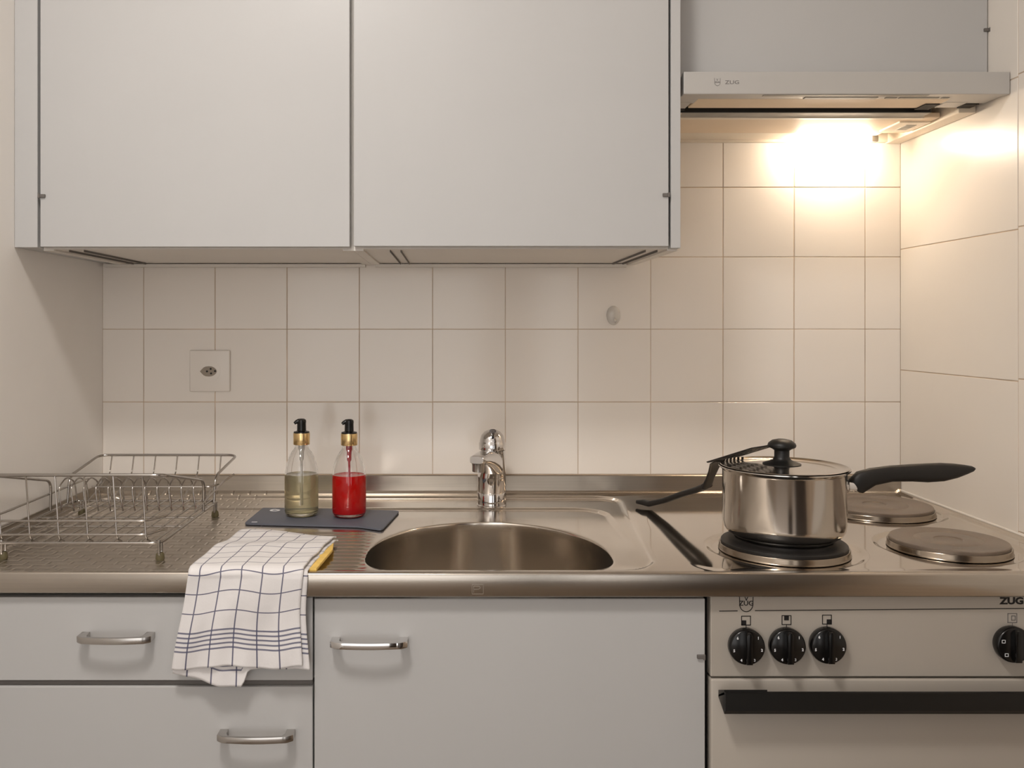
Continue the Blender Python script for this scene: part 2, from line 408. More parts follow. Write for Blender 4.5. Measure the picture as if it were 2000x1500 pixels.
a = on_y(1570, 197, -0.338); b_ = on_y(1712, 197, -0.338)
obj('switch_cover', BX(a.x, b_.x, -0.345, -0.333, 1.6292, 1.6325, bev=0.0005, seg=1), M_hoodg, visor, smooth=0)
for u0, u1 in ((1728, 1750), (1755, 1832), (1838, 1852)):
    a = on_y(u0, 197, -0.338); b_ = on_y(u1, 197, -0.338)
    obj('switch', BX(a.x, b_.x, -0.343, -0.336, 1.6294, 1.6325, bev=0.0004, seg=1), M_hoodg, visor, smooth=0)
obj('gap_shade_strip', BX(hx0+0.02, hx1-0.07, -0.2520, -0.2501, 1.6266, 1.6460), M_black, t, smooth=0)  # black strip standing in for the shade inside the hood gap
for q in ((hx1-0.035, hx1-0.012, -0.300, -0.272, 1.6290, 1.640), (hx1-0.105, hx1-0.080, -0.300, -0.262, 1.6285, 1.634), (hx0+0.004, hx0+0.03, -0.266, -0.256, 1.6285, 1.634)):
    obj('slide_bracket', BX(*q), M_dark, t, smooth=0)
obj('front_rail', BX(hx0+0.026, hx1-0.068, -0.250, -0.214, 1.6260, 1.640, bev=0.001, seg=1), M_hoodg, t, smooth=0)
fp = obj('filter_panel', BX(hx0+0.030, hx1-0.032, -0.213, -0.082, 1.6265, 1.636, bev=0.0012, seg=1), M_hoodp, t, smooth=0)
obj('panel_edge', BX(hx0+0.026, hx1-0.062, -0.216, -0.206, 1.6245, 1.630, bev=0.0006, seg=1), M_hoodu, fp, smooth=0)
obj('catch', BX(hx1-0.092, hx1-0.034, -0.185, -0.105, 1.6235, 1.628, bev=0.001, seg=1), M_hoodu, fp, smooth=0)
obj('catch_slot', BX(hx1-0.070, hx1-0.050, -0.165, -0.125, 1.6228, 1.624), M_hoodg, fp, smooth=0)
ln = obj('lamp_lens', BX(hx0+0.030, hx1-0.072, -0.076, -0.014, 1.6280, 1.6320, bev=0.001, seg=1), M_hoodu, t, smooth=0, label='frosted cover strip of the hood lamp')
bm = NB(); tube(bm, fillet([(1.425, -0.045, 1.6165), (1.562, -0.045, 1.6165)], 0.01), 0.0075, seg=14)
obj('lamp_tube', bm, M_bulb, t, label='glowing warm lamp tube')
bm = BX(1.566, 1.580, -0.052, -0.037, 1.616, 1.628, bev=0.001, seg=1)
obj('lamp_socket', bm, M_hoodg, t, smooth=0)
box_ = BX(hx0+0.004, hx0+0.028, -0.07, -0.02, 1.6215, 1.626); obj('lamp_end_cap', box_, M_dark, t, smooth=0)
pz = on_y(1430, 161, -0.366)
obj('lettering', text_bm('ZUG', 0.0085, (pz.x, -0.3662, pz.z), sx=1.35), M_gprint, t, smooth=0)
pz = on_y(1401, 160, -0.366)
def shield(bm, cx, cz, hw, hh, wd, y):
    pts = [(cx-hw, cz+hh)]
    for k in range(0, 13):
        a_ = PI+PI*k/12; pts.append((cx+hw*math.cos(a_)*(0.95), cz-hh+hw*1.05+hw*1.05*math.sin(a_)))
    pts.append((cx+hw, cz+hh)); return ribbon(bm, pts, wd, y)
bm = NB(); shield(bm, pz.x, pz.z, 0.0048, 0.0062, 0.0005, -0.3661)
merge(bm, text_bm('V', 0.005, (pz.x, -0.3662, pz.z+0.0035))); merge(bm, text_bm('ZUG', 0.0038, (pz.x, -0.3662, pz.z-0.0006)))
obj('emblem', bm, M_gprint, t, smooth=0)

# ================================================================== BASE UNITS
YF = -0.585
sF = S(YF)
def X_(u, y=YF): return CAMX+(u-883)/S(y)
def Z_(v, y=YF): return CAMZ-(v-637)/S(y)
def bow_handle(parent, u0, u1, v, mat_=M_satin):
    x0, x1, z = X_(u0), X_(u1), Z_(v)
    hz = 0.0046; bm = NB()
    out, inn = [], []
    n = 14
    for k in range(n+1):
        t_ = k/n; x = x0+0.001+(x1-x0-0.002)*t_; bow = 0.0235+0.0045*math.sin(PI*t_)
        out.append((x, YF-bow)); inn.append((x, YF-bow+0.0055))
    poly = [(x0, YF)]+[(x0, YF-0.018)]+out[1:-1]+[(x1, YF-0.018), (x1, YF), (x1-0.012, YF), (x1-0.0125, YF-0.014)]+inn[2:-2][::-1]+[(x0+0.0125, YF-0.014), (x0+0.012, YF)]
    prism(bm, poly, z-hz, z+hz, axis='z', bev=0.0009)
    return obj('handle', bm, mat_, parent, smooth=40)
# left drawer unit
xL, xR = 0.0005, X_(612)
t = thing('drawer_cabinet', 'white base cabinet with a drawer over a door, left of sink cabinet', 'cabinet', (0.26, -0.3, 0.1))
bm = NB(); box(bm, xL, xL+0.016, YF+0.02, -0.01, 0.1, 0.86); box(bm, xR-0.016, xR, YF+0.02, -0.01, 0.1, 0.86)
box(bm, xL+0.016, xR-0.016, YF+0.02, -0.01, 0.1, 0.116); box(bm, xL+0.016, xR-0.016, -0.02, -0.01, 0.116, 0.86); box(bm, xL+0.016, xR-0.016, YF+0.024, YF+0.1, 0.842, 0.858)
obj('carcass', bm, M_edge, t, smooth=0)
dr = obj('drawer', BX(0.003, X_(610.5), YF, YF+0.018, Z_(1329), 0.862, bev=0.0008, seg=1), M_lam, t, smooth=0)
bow_handle(dr, 160, 303, 1240)
obj('gap_rail', BX(0.003, X_(610.5), YF+0.006, YF+0.02, Z_(1342), Z_(1331.5), bev=0.002), M_gap, t, smooth=0)
dr = obj('door', BX(0.003, X_(610.5), YF, YF+0.018, 0.11, Z_(1341), bev=0.0008, seg=1), M_lam, t, smooth=0)
bow_handle(dr, 430, 577, 1430)
# sink unit
x2 = X_(1383)
t = thing('sink_cabinet', 'white base cabinet with one wide door below the sink', 'cabinet', (0.8, -0.3, 0.1))
bm = NB(); box(bm, xR+0.0006, xR+0.016, YF+0.02, -0.01, 0.1, 0.75); box(bm, x2-0.019, x2-0.003, YF+0.02, -0.01, 0.1, 0.75)
box(bm, xR+0.016, x2-0.019, YF+0.02, -0.01, 0.1, 0.116); box(bm, xR+0.016, x2-0.019, YF+0.021, YF+0.035, 0.82, 0.862)
obj('carcass', bm, M_edge, t, smooth=0)
dr = obj('door', BX(X_(614), X_(1377), YF, YF+0.018, 0.11, Z_(1169.5), bev=0.0008, seg=1), M_lam, t, smooth=0)
bow_handle(dr, 648, 797, 1250, M_chrome)
clip(on_y(1368, 1281, YF), dr, -1)
# plinth
obj('plinth', BX(0.001, 1.648, -0.53, -0.51, 0.0, 0.099), M_dark, label='dark recessed plinth board under the base cabinets', cat='plinth', smooth=0)
# ---- oven
ox0 = X_(1388)
t = thing('oven', 'white built-in oven with black knobs and long black door handle', 'oven', (1.37, -0.3, 0.1))
obj('body', BX(ox0-0.0005, 1.648, YF+0.02, -0.02, 0.1, 0.858), M_dark, t, smooth=0)
M_ov = mat('oven_enamel', (176, 168, 158), 0.32, var=0.03, vscale=3)
pn = obj('control_panel', BX(ox0, 1.6485, YF, YF+0.02, Z_(1322), 0.8655, bev=0.0015), M_ov, t, smooth=0)
dv = obj('door', BX(ox0, 1.6485, YF-0.001, YF+0.02, 0.11, Z_(1326), bev=0.003, seg=3), M_ov, t, smooth=30)
bm = NB(); YO = YF-0.032
hz0, hz1 = CAMZ-(1397-637)/S(YO), CAMZ-(1351-637)/S(YO)
prism(bm, [(YF-0.001, hz0+0.012), (YF-0.001, hz1-0.016), (YO+0.003, hz1-0.001), (YO, hz1-0.002), (YO-0.0005, hz0+0.006), (YO+0.004, hz0)], 1.0985, 1.6485, axis='x', bev=0.0008)
prism(bm, [(YO+0.003, hz1-0.006), (YO+0.003, hz1+0.0015), (YF-0.001, hz1-0.010), (YF-0.001, hz1-0.02)], 1.0985, 1.158, axis='x', bev=0.0005)
obj('handle', bm, M_black, dv, smooth=25)
YP = YF-0.0001
pr = NB()
ribbon(pr, [(X_(1405), Z_(1193.5)), (X_(1440), Z_(1193))], 0.0011, YP); ribbon(pr, [(X_(1475), Z_(1192.5)), (1.647, Z_(1187))], 0.0011, YP)
obj('printed_line', pr, M_print, pn, smooth=0)
sh = NB(); shield(sh, X_(1457.5), Z_(1176), X_(1471)-X_(1457.5), 0.0135, 0.0011, YP)
merge(sh, text_bm('ZUG', 0.0095, (X_(1457.5), YP-0.0002, Z_(1178.5)), sx=1.05, bold=0.0001)); merge(sh, text_bm('V', 0.0100, (X_(1457.5), YP-0.0002, Z_(1169.5))))
obj('emblem', sh, M_print, pn, smooth=0)
obj('lettering', text_bm('ZUG', 0.0132, (X_(1976), YP-0.0002, Z_(1174)), sx=1.2, bold=0.00055), M_print, pn, smooth=0)
def knob(uc, vc, kind):
    cx, cz = X_(uc, YF-0.012), Z_(vc, YF-0.012); R = Matrix.Rotation(PI/2, 4, 'X').to_3x3()
    bm = NB(); lathe(bm, [(0, 0.0), (0.0235, 0.0), (0.0248, 0.003), (0.0252, 0.010), (0.0243, 0.0135), (0.0225, 0.0148), (0, 0.0152)], (cx, YF, cz), 56, R)
    k = obj('knob', bm, M_blackg, pn, smooth=40, origin=(cx, YF, cz))
    bm = NB(); prism(bm, [(cx-0.0042, cz-0.021), (cx+0.0042, cz-0.021), (cx+0.0042, cz+0.019), (cx+0.0018, cz+0.0225), (cx-0.0018, cz+0.0225), (cx-0.0042, cz+0.019)], YF-0.0245, YF-0.014, axis='y', bev=0.0012)
    obj('grip', bm, M_blackg, k, smooth=40)
    bm = NB(); y = YF-0.0154
    if kind == 'hob':
        for ch, ang in zip('123456', (47, 100, 152, 208, 258, 313)):
            a_ = math.radians(ang); merge(bm, text_bm(ch, 0.0052, (cx+0.0197*math.sin(a_), y, cz+0.0197*math.cos(a_)), bold=0.00015))
    else:
        for ang in (60, 110, 165, 225, 290):
            a_ = math.radians(ang); px_, pz_ = cx+0.018*math.sin(a_), cz+0.018*math.cos(a_)
            ribbon(bm, [(px_-0.0022, pz_-0.002), (px_+0.0022, pz_-0.002), (px_+0.0022, pz_+0.002), (px_-0.0022, pz_+0.002)], 0.0008, y, closed=True)
    obj('knob_marks', bm, M_wprint, k, smooth=0)
for uc, vc in ((1459.5, 1264), (1539, 1263), (1618.5, 1262)): knob(uc, vc, 'hob')
knob(1981, 1260, 'oven')
def zone(uc, vc, q):
    x, z, h = X_(uc), Z_(vc), 0.0063; bm = NB()
    ribbon(bm, [(x-h, z-h), (x+h, z-h), (x+h, z+h), (x-h, z+h)], 0.0011, YP, closed=True)
    s = h*1.05
    x0, z0 = {'bl': (x-h, z-h), 'tc': (x-s/2, z+h-s), 'br': (x+h-s, z-h), 'in': (x-0.001, z-0.003)}[q]
    if q == 'in': ribbon(bm, [(x-0.001, z-0.003), (x+0.004, z-0.003), (x+0.004, z+0.003), (x-0.001, z+0.003)], 0.0011, YP, closed=True)
    else: prism(bm, [(x0, z0), (x0+s, z0), (x0+s, z0+s), (x0, z0+s)], YP-0.0003, YP, axis='y')
    ribbon(bm, [(x, z-h-0.004), (x, z-h-0.001)], 0.0009, YP)
    obj('zone_symbol', bm, M_print if q != 'in' else M_gprint, pn, smooth=0)
zone(1457, 1212, 'bl'); zone(1536, 1211, 'tc'); zone(1615, 1210, 'br'); zone(1977, 1207, 'in')

# ================================================================== WORKTOP (pressed stainless steel with bowl and hob)
ZT = 0.900
top = thing('worktop', 'stainless steel worktop with drainer, round sink bowl and three hotplates', 'worktop', (0.825, -0.3, 0.866))
def sst(a, b, x):
    t_ = min(1, max(0, (x-a)/(b-a))); return t_*t_*(3-2*t_)
def rrect(x, y, x0, x1, y0, y1, r):         # signed distance, negative inside
    cx, cy, hx, hy = (x0+x1)/2, (y0+y1)/2, (x1-x0)/2-r, (y1-y0)/2-r
    dx, dy = abs(x-cx)-hx, abs(y-cy)-hy
    return math.hypot(max(dx, 0), max(dy, 0))+min(max(dx, dy), 0)-r
PL = [(1.239, -0.455, 0.0905, True), (1.520, -0.160, 0.097, False), (1.503, -0.442, 0.0815, False)]
def hgt(x, y):
    z = ZT
    xr1 = 1.055+(y+0.09)*0.085
    d1 = rrect(x, y, 0.020, xr1, -0.577, -0.030, 0.055)
    z -= 0.0055*sst(0.0045, -0.0045, d1)
    d2 = rrect(x, y, 0.050, 1.012, -0.72, -0.125, 0.06)
    z -= 0.0040*sst(0.004, -0.004, d2)*sst(-0.45, -0.30, y) + 0.0040*(1-sst(-0.45, -0.30, y))*sst(0.02, -0.05, d1)*sst(1.02, 0.97, x)
    z += 0.007*sst(-0.014, -0.001, y)                         # cove to the upstand
    # drainer ribs between towel and bowl
    if 0.35 < x < 0.60 and -0.575 < y < -0.29:
        m_ = sst(0.355, 0.37, x)*sst(0.597, 0.575, x)*sst(-0.575, -0.565, y)*sst(-0.30, -0.312, y)
        z += 0.0016*m_*math.cos(2*PI*(y+0.311)/0.0215)
    if x > 1.05:
        d3 = rrect(x, y, 1.072, 1.628, -0.583, -0.022, 0.04)
        z -= 0.0012*sst(0.010, -0.014, d3)
        z += 0.005*sst(1.636, 1.645, x)
        for cx, cy, r, _ in PL:
            rr = math.hypot(x-cx, y-cy)
            z -= 0.0042*sst(r+0.030, r+0.017, rr)
    return z
bx0, bx1, by0, by1 = 0.560, 1.000, -0.588, -0.200
def grid_axis(a, b, n, must):
    v = [a+(b-a)*i/n for i in range(n+1)]
    for m_ in must:
        k = min(range(len(v)), key=lambda i: abs(v[i]-m_)); v[k] = m_
    return v
gx = grid_axis(0.0015, 1.6485, 560, (bx0, bx1)); gy = grid_axis(-0.588, 0.0, 290, (by1,))
bm = NB(); V = {}
ix0, ix1 = gx.index(bx0), gx.index(bx1); iy1 = gy.index(by1)
for i, x in enumerate(gx):
    for j, y in enumerate(gy):
        if ix0 < i < ix1 and 0 < j < iy1: continue
        if ix0 < i < ix1 and j == 0: pass
        V[i, j] = bm.verts.new((x, y, hgt(x, y)))
for i in range(len(gx)-1):
    for j in range(len(gy)-1):
        if ix0 <= i < ix1 and j < iy1: continue
        bm.faces.new((V[i, j], V[i+1, j], V[i+1, j+1], V[i, j+1]))
# rings from the rectangle to the bowl opening, then down
bc = Vector((0.779, -0.455))
loop = [(i, 0) for i in range(ix0, ix1)]+[(ix1, j) for j in range(0, iy1)]+[(i, iy1) for i in range(ix1, ix0, -1)]+[(ix0, j) for j in range(iy1, 0, -1)]
def opening(a_, k=1.0):
    c, s = math.cos(a_), math.sin(a_)
    if s >= 0:
        hx, hy, n, cy = 0.189, 0.225, 2.0, -0.455
    else: hx, hy, n, cy = 0.189, 0.118, 3.2, -0.455
    hx *= k; hy *= k
    r = (abs(c/hx)**n+abs(s/hy)**n)**(-1/n)
    return Vector((bc.x+r*c, cy+r*s))
outer = [V[k].co.copy() for k in loop]; angs = [math.atan2(p_.y-bc.y, p_.x-bc.x) for p_ in outer]
prev = [V[k] for k in loop]
NR = 12
def ring(pts):
    global prev
    cur = [bm.verts.new(p_) for p_ in pts]; n = len(cur)
    for k in range(n): bm.faces.new((prev[k], prev[(k+1) % n], cur[(k+1) % n], cur[k]))
    prev = cur
def rimz(x, y): return hgt(x, y)
for q in range(1, NR+1):
    t_ = q/NR; pts = []
    for p_, a_ in zip(outer, angs):
        o_ = opening(a_, 1.008); x, y = p_.x+(o_.x-p_.x)*t_, p_.y+(o_.y-p_.y)*t_
        pts.append((x, y, rimz(x, y)-0.0004*t_))
    ring(pts)
for k_, dz in ((1.004, 0.0006), (1.000, 0.0018), (0.998, 0.004), (0.997, 0.015), (0.993, 0.04), (0.980, 0.08), (0.95, 0.11), (0.92, 0.135), (0.85, 0.150), (0.7, 0.157), (0.4, 0.160), (0.12, 0.162)):
    ring([(opening(a_, k_).x, opening(a_, k_).y, 0.8903-dz) for a_ in angs])
bm.faces.new(prev)
bmesh.ops.recalc_face_normals(bm, faces=bm.faces)
obj('pressed_top', bm, M_top, top, smooth=60, label='pressed steel surface with ribbed drainer and sink bowl')
def lip(x0, x1, yf, zb):
    prof = [(-0.588, ZT), (yf+0.0035, ZT), (yf+0.0018, ZT-0.0004), (yf+0.0006, ZT-0.0014), (yf, ZT-0.0035), (yf, zb+0.002), (yf+0.002, zb), (-0.575, zb), (-0.575, zb+0.003), (-0.588, ZT-0.004)]
    return prism(NB(), prof, x0, x1, axis='x')
xs_ = 0.5135
fe = obj('front_edge', lip(xs_, 1.6485, -0.600, 0.8665), M_steel, top, smooth=50)
obj('front_edge', lip(0.0015, xs_-0.001, -0.5955, 0.8705), M_steel, top, smooth=50)
# etched maker's mark on the front edge (faint, mostly unreadable)
bm = NB(); ex, ez = CAMX+(933-883)/S(-0.6), CAMZ-(1151-637)/S(-0.6)
ribbon(bm, [(ex-0.0078, ez-0.0066), (ex+0.0078, ez-0.0066), (ex+0.0078, ez+0.0066), (ex-0.0078, ez+0.0066)], 0.0003, -0.6, 0.0001, closed=True)
ribbon(bm, [(ex-0.0055, ez-0.0045), (ex-0.0055, ez+0.0045), (ex+0.002, ez+0.0045), (ex+0.004, ez+0.002), (ex+0.001, ez), (ex-0.005, ez)], 0.0003, -0.6, 0.0001)
obj('etched_mark', bm, M_steel2, fe, smooth=0)
# upstands
bm = NB(); prism(bm, [(-0.0045, 0.905), (-0.0045, 0.936), (-0.003, 0.9375), (0.0028, 0.9375), (0.0028, 0.905)], 0.0015, 1.6485, axis='x'); obj('upstand', bm, M_steel2, top, smooth=30)
bm = NB(); prism(bm, [(0.0004, 0.899), (0.0004, 0.921), (0.0015, 0.922), (0.0040, 0.9215), (0.0045, 0.899)], -0.594, -0.005, axis='y'); obj('side_upstand', bm, M_steel2, top, smooth=30)
bm = NB(); tube(bm, [(1.6475, -0.59, 0.9055), (1.6475, -0.005, 0.9065)], 0.0022, 8); obj('sealant_bead', bm, M_edge, top)
# waste strainer in the bowl
bm = NB(); lathe(bm, [(0, 0.7325), (0.036, 0.7325), (0.041, 0.7335), (0.043, 0.731)], (bc.x, bc.y, 0), 40); obj('drain', bm, M_chrome, top)
for cx, cy, r, dark in PL:
    zb = 0.8955
    bm = NB(); lathe(bm, [(r-0.006, zb), (r+0.0070, zb), (r+0.0072, zb+0.0010), (r+0.0062, zb+0.0025), (r+0.0060, zb+0.0085), (r+0.0052, zb+0.0098), (r+0.0035, zb+0.0098), (r+0.003, zb+0.009), (r-0.004, zb+0.008)], (cx, cy, 0), 72)
    tr = obj('trim_ring', bm, M_ring, top, smooth=40)
    zt = zb+0.0150
    prof = [(r-0.004, zb+0.004), (r+0.0028, zb+0.008), (r+0.0030, zt-0.0012), (r+0.0018, zt), (r*0.60+0.001, zt), (r*0.60, zt-0.0004), (r*0.60-0.001, zt), (0.0215, zt), (0.0200, zt-0.0016), (0.0, zt-0.0018)]
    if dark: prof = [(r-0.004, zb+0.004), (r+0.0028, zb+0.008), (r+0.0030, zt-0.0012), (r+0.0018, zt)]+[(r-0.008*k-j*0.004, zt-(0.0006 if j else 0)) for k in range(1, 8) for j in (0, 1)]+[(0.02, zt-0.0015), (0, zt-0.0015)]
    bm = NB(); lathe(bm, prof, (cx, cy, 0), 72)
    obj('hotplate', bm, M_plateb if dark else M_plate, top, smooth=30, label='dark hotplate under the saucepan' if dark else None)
ZP = 0.9105

# ================================================================== WALL SOCKET
so = thing('wall_socket', 'square cream wall socket on the tiles above the dish rack', 'socket', (0.222, -0.003, 1.153))
sx0, sx1, sz1, sz0 = X_(372, 0)+0.0, X_(450.5, 0), Z_(684, 0), Z_(764.5, 0)
obj('cover_plate', BX(sx0, sx1, -0.0075, -0.0012, sz0, sz1, bev=0.0025, seg=3), M_socket, so, smooth=50)
cx, cz = X_(411.5, 0), Z_(725, 0)
R = Matrix.Rotation(PI/2, 4, 'X').to_3x3()
bm = NB(); lathe(bm, [(0.0205, 0.0070), (0.0225, 0.0078), (0.0225, 0.0082), (0.0205, 0.0082)], (cx, 0, cz), 48, R, close=True); obj('ring', bm, M_socket, so)
half = [(cx-0.0195, 0.0006), (cx-0.0165, 0.0040), (cx-0.0125, 0.0080), (cx-0.0080, 0.0100), (cx-0.0020, 0.0106), (cx+0.0040, 0.0100), (cx+0.0090, 0.0078), (cx+0.0130, 0.0042), (cx+0.0145, 0.0010)]
poly = [(x, cz-h) for x, h in half]+[(x, cz+h) for x, h in half[::-1]]
obj('plug_recess', prism(NB(), poly, -0.0081, -0.0072, axis='y'), M_sockin, so, smooth=0)
for dx, dz in ((-0.0055, 0.0), (0.0022, 0.0052), (0.003, -0.0042), (0.0112, 0.0006)):
    bm = NB(); lathe(bm, [(0, 0.0083), (0.0021, 0.0083), (0.0022, 0.0078), (0, 0.0078)], (cx+dx, 0, cz+dz), 20, R); obj('pin_hole', bm, M_print, so)
for z in (sz1+0.0012, sz0-0.0015):
    pass

# clear hook on the tiles
bm = NB(); bmesh.ops.create_uvsphere(bm, u_segments=32, v_segments=16, radius=1.0)
for v in bm.verts:
    v.co = Vector((1.056+v.co.x*0.0145, -0.0015+v.co.y*0.007, 1.2675+v.co.z*0.0205*(1 if v.co.z > 0 else 1.05)-0.001*v.co.z))
hk = thing('adhesive_hook', 'small clear oval hook stuck on a tile right of the tap', 'hook', (1.056, -0.002, 1.247))
obj('pad', bm, M_clear, hk, smooth=60)
bm = NB(); tube(bm, fillet([(1.0575, -0.006, 1.262), (1.0575, -0.010, 1.257), (1.0575, -0.016, 1.253), (1.0575, -0.019, 1.259)], 0.004), 0.0022, 10); obj('hook_arm', bm, M_clear, hk)

# ================================================================== TAP
ft = thing('mixer_tap', 'chrome single-lever mixer tap standing behind the sink bowl', 'tap', (0.80, -0.090, 0.893))
fx, fy, f0 = 0.8005, -0.092, 0.8925
bm = NB(); lathe(bm, [(0.0, 0), (0.0285, 0), (0.0290, 0.001), (0.0290, 0.003), (0.0278, 0.004), (0.0278, 0.026), (0.0270, 0.0272), (0.0276, 0.0284), (0.0276, 0.058)], (fx, fy, f0), 56)
# body that leans over towards the spout
rings = []
for k in range(13):
    t_ = k/12; z = f0+0.058+0.052*t_; r = 0.0276-0.0035*t_
    cxk, cyk = fx+0.003*math.sin(t_*PI/2), fy-0.004*t_
    rings.append([bm.verts.new((cxk+r*math.cos(2*PI*q/40), cyk+r*math.sin(2*PI*q/40), z)) for q in range(40)])
for A, B in zip(rings, rings[1:]):
    for q in range(40): bm.faces.new((A[q], A[(q+1) % 40], B[(q+1) % 40], B[q]))
bm.faces.new(rings[-1])
obj('tap_body', bm, M_chrome, ft, smooth=50)
def loft(bm, secs, nseg=28, p=3.2):
    rings = []
    for c, axx, axz, hw, hh in secs:
        L_ = []
        for q in range(nseg):
            a_ = 2*PI*q/nseg; ca, sa = math.cos(a_), math.sin(a_)
            r = (abs(ca)**p+abs(sa)**p)**(-1/p)
            L_.append(bm.verts.new(Vector(c)+Vector(axx)*hw*r*ca+Vector(axz)*hh*r*sa))
        rings.append(L_)
    for A, B in zip(rings, rings[1:]):
        for q in range(nseg): bm.faces.new((A[q], A[(q+1) % nseg], B[(q+1) % nseg], B[q]))
    bm.faces.new(rings[0][::-1]); bm.faces.new(rings[-1]); bmesh.ops.recalc_face_normals(bm, faces=bm.faces); return bm
bm = NB(); e = Vector((0.768, -0.205, 0.9985)); s0 = Vector((0.8055, -0.088, 0.968)); dr_ = (e-s0); hx_ = Vector((dr_.y, -dr_.x, 0)).normalized()*-1; hz_ = Vector((0, 0, 1))
secs = []
for t_, hw, hh in ((0, 0.020, 0.022), (0.15, 0.0225, 0.025), (0.3, 0.0215, 0.022), (0.5, 0.0190, 0.0165), (0.7, 0.0165, 0.0120), (0.88, 0.0150, 0.0088), (0.97, 0.0145, 0.0080), (1.0, 0.0125, 0.0065)):
    c = s0.lerp(e, t_)+Vector((0, 0, 0.008*math.sin(PI*t_))); secs.append((c, hx_, hz_, hw, hh))
obj('spout', loft(bm, secs), M_chrome, ft, smooth=45)
bm = NB(); lathe(bm, [(0, -0.016), (0.0095, -0.016), (0.0115, -0.015), (0.0118, -0.004), (0.0125, 0.0)], (0.7715, -0.192, 0.991), 32); obj('aerator', bm, M_satin, ft)
bm = NB(); lathe(bm, [(0.022, 0.0), (0.0258, 0.001), (0.0262, 0.002), (0.0262, 0.014), (0.0250, 0.0155), (0.0245, 0.020), (0.0215, 0.029), (0.0155, 0.036), (0.008, 0.0395), (0, 0.0405)], (fx+0.001, fy-0.004, 1.0025), 48)
dome = obj('control_dome', bm, M_chrome, ft, smooth=50)
bm = NB(); loft(bm, [((fx+0.001, fy-0.004, 1.036), Vector((1, 0, 0)), Vector((0, 0.3, 1)), 0.008, 0.006), ((fx+0.001, fy-0.018, 1.040), Vector((1, 0, 0)), Vector((0, 0.2, 1)), 0.0065, 0.0040), ((fx+0.001, fy-0.030, 1.0425), Vector((1, 0, 0)), Vector((0, 0.2, 1)), 0.0065, 0.0038)], 20, 2.6)
lv = obj('lever', bm, M_chrome, ft, smooth=50)
bm = NB(); lathe(bm, [(0, 0), (0.0026, 0), (0.0028, -0.001), (0, -0.001)], (fx+0.001, fy-0.0285, 1.0300), 16, Matrix.Rotation(PI/2, 4, 'X').to_3x3()); obj('indicator_dot', bm, M_print, dome)

# ================================================================== BOARD, BOTTLES
ZB0 = 0.8912; ZB1 = 0.8944
def gp(u, v, z=ZB1): p_ = on_z(u, v, z); return (p_.x, p_.y)
poly = [gp(515, 990), gp(781, 997), gp(746, 1034), gp(703, 1027.5), gp(476, 1022)]
def round_poly(poly, r, n=4):
    pp = fillet([(x, y, 0) for x, y in poly], r, n, closed=True); return [(p_.x, p_.y) for p_ in pp]
bd = obj('slate_board', prism(NB(), round_poly(poly, 0.012), ZB0, ZB1, bev=0.0006), M_board, smooth=30, label='thin dark slate-blue board under the two soap bottles', cat='board')
bm = NB(); c = gp(537, 996.5)
lathe(bm, [(0.0050, ZB1), (0.0098, ZB1), (0.0098, ZB1+0.0002), (0.0050, ZB1+0.0002)], (c[0], c[1], 0), 32, close=True)
for v in bm.verts:
    if v.co.x > c[0]+0.001 and v.co.y > c[1]+0.004: v.co.y -= 0.002
obj('printed_ring', bm, M_wprint, bd, smooth=0)
c2_ = gp(560, 999)
bm = NB(); merge(bm, text_bm('M', 0.013, (c2_[0]-0.002, c2_[1], ZB1), facing='z', ext=0.0002, sx=1.2, align='LEFT'))
obj('printed_letter', bm, M_wprint, bd, smooth=0)
bm = NB(); ribbon_pts = gp(497, 1019.5)
box(bm, ribbon_pts[0]-0.005, ribbon_pts[0]+0.005, ribbon_pts[1]-0.002, ribbon_pts[1]+0.002, ZB1-0.0001, ZB1+0.0002)
obj('printed_mark', bm, M_wprint, bd, smooth=0)

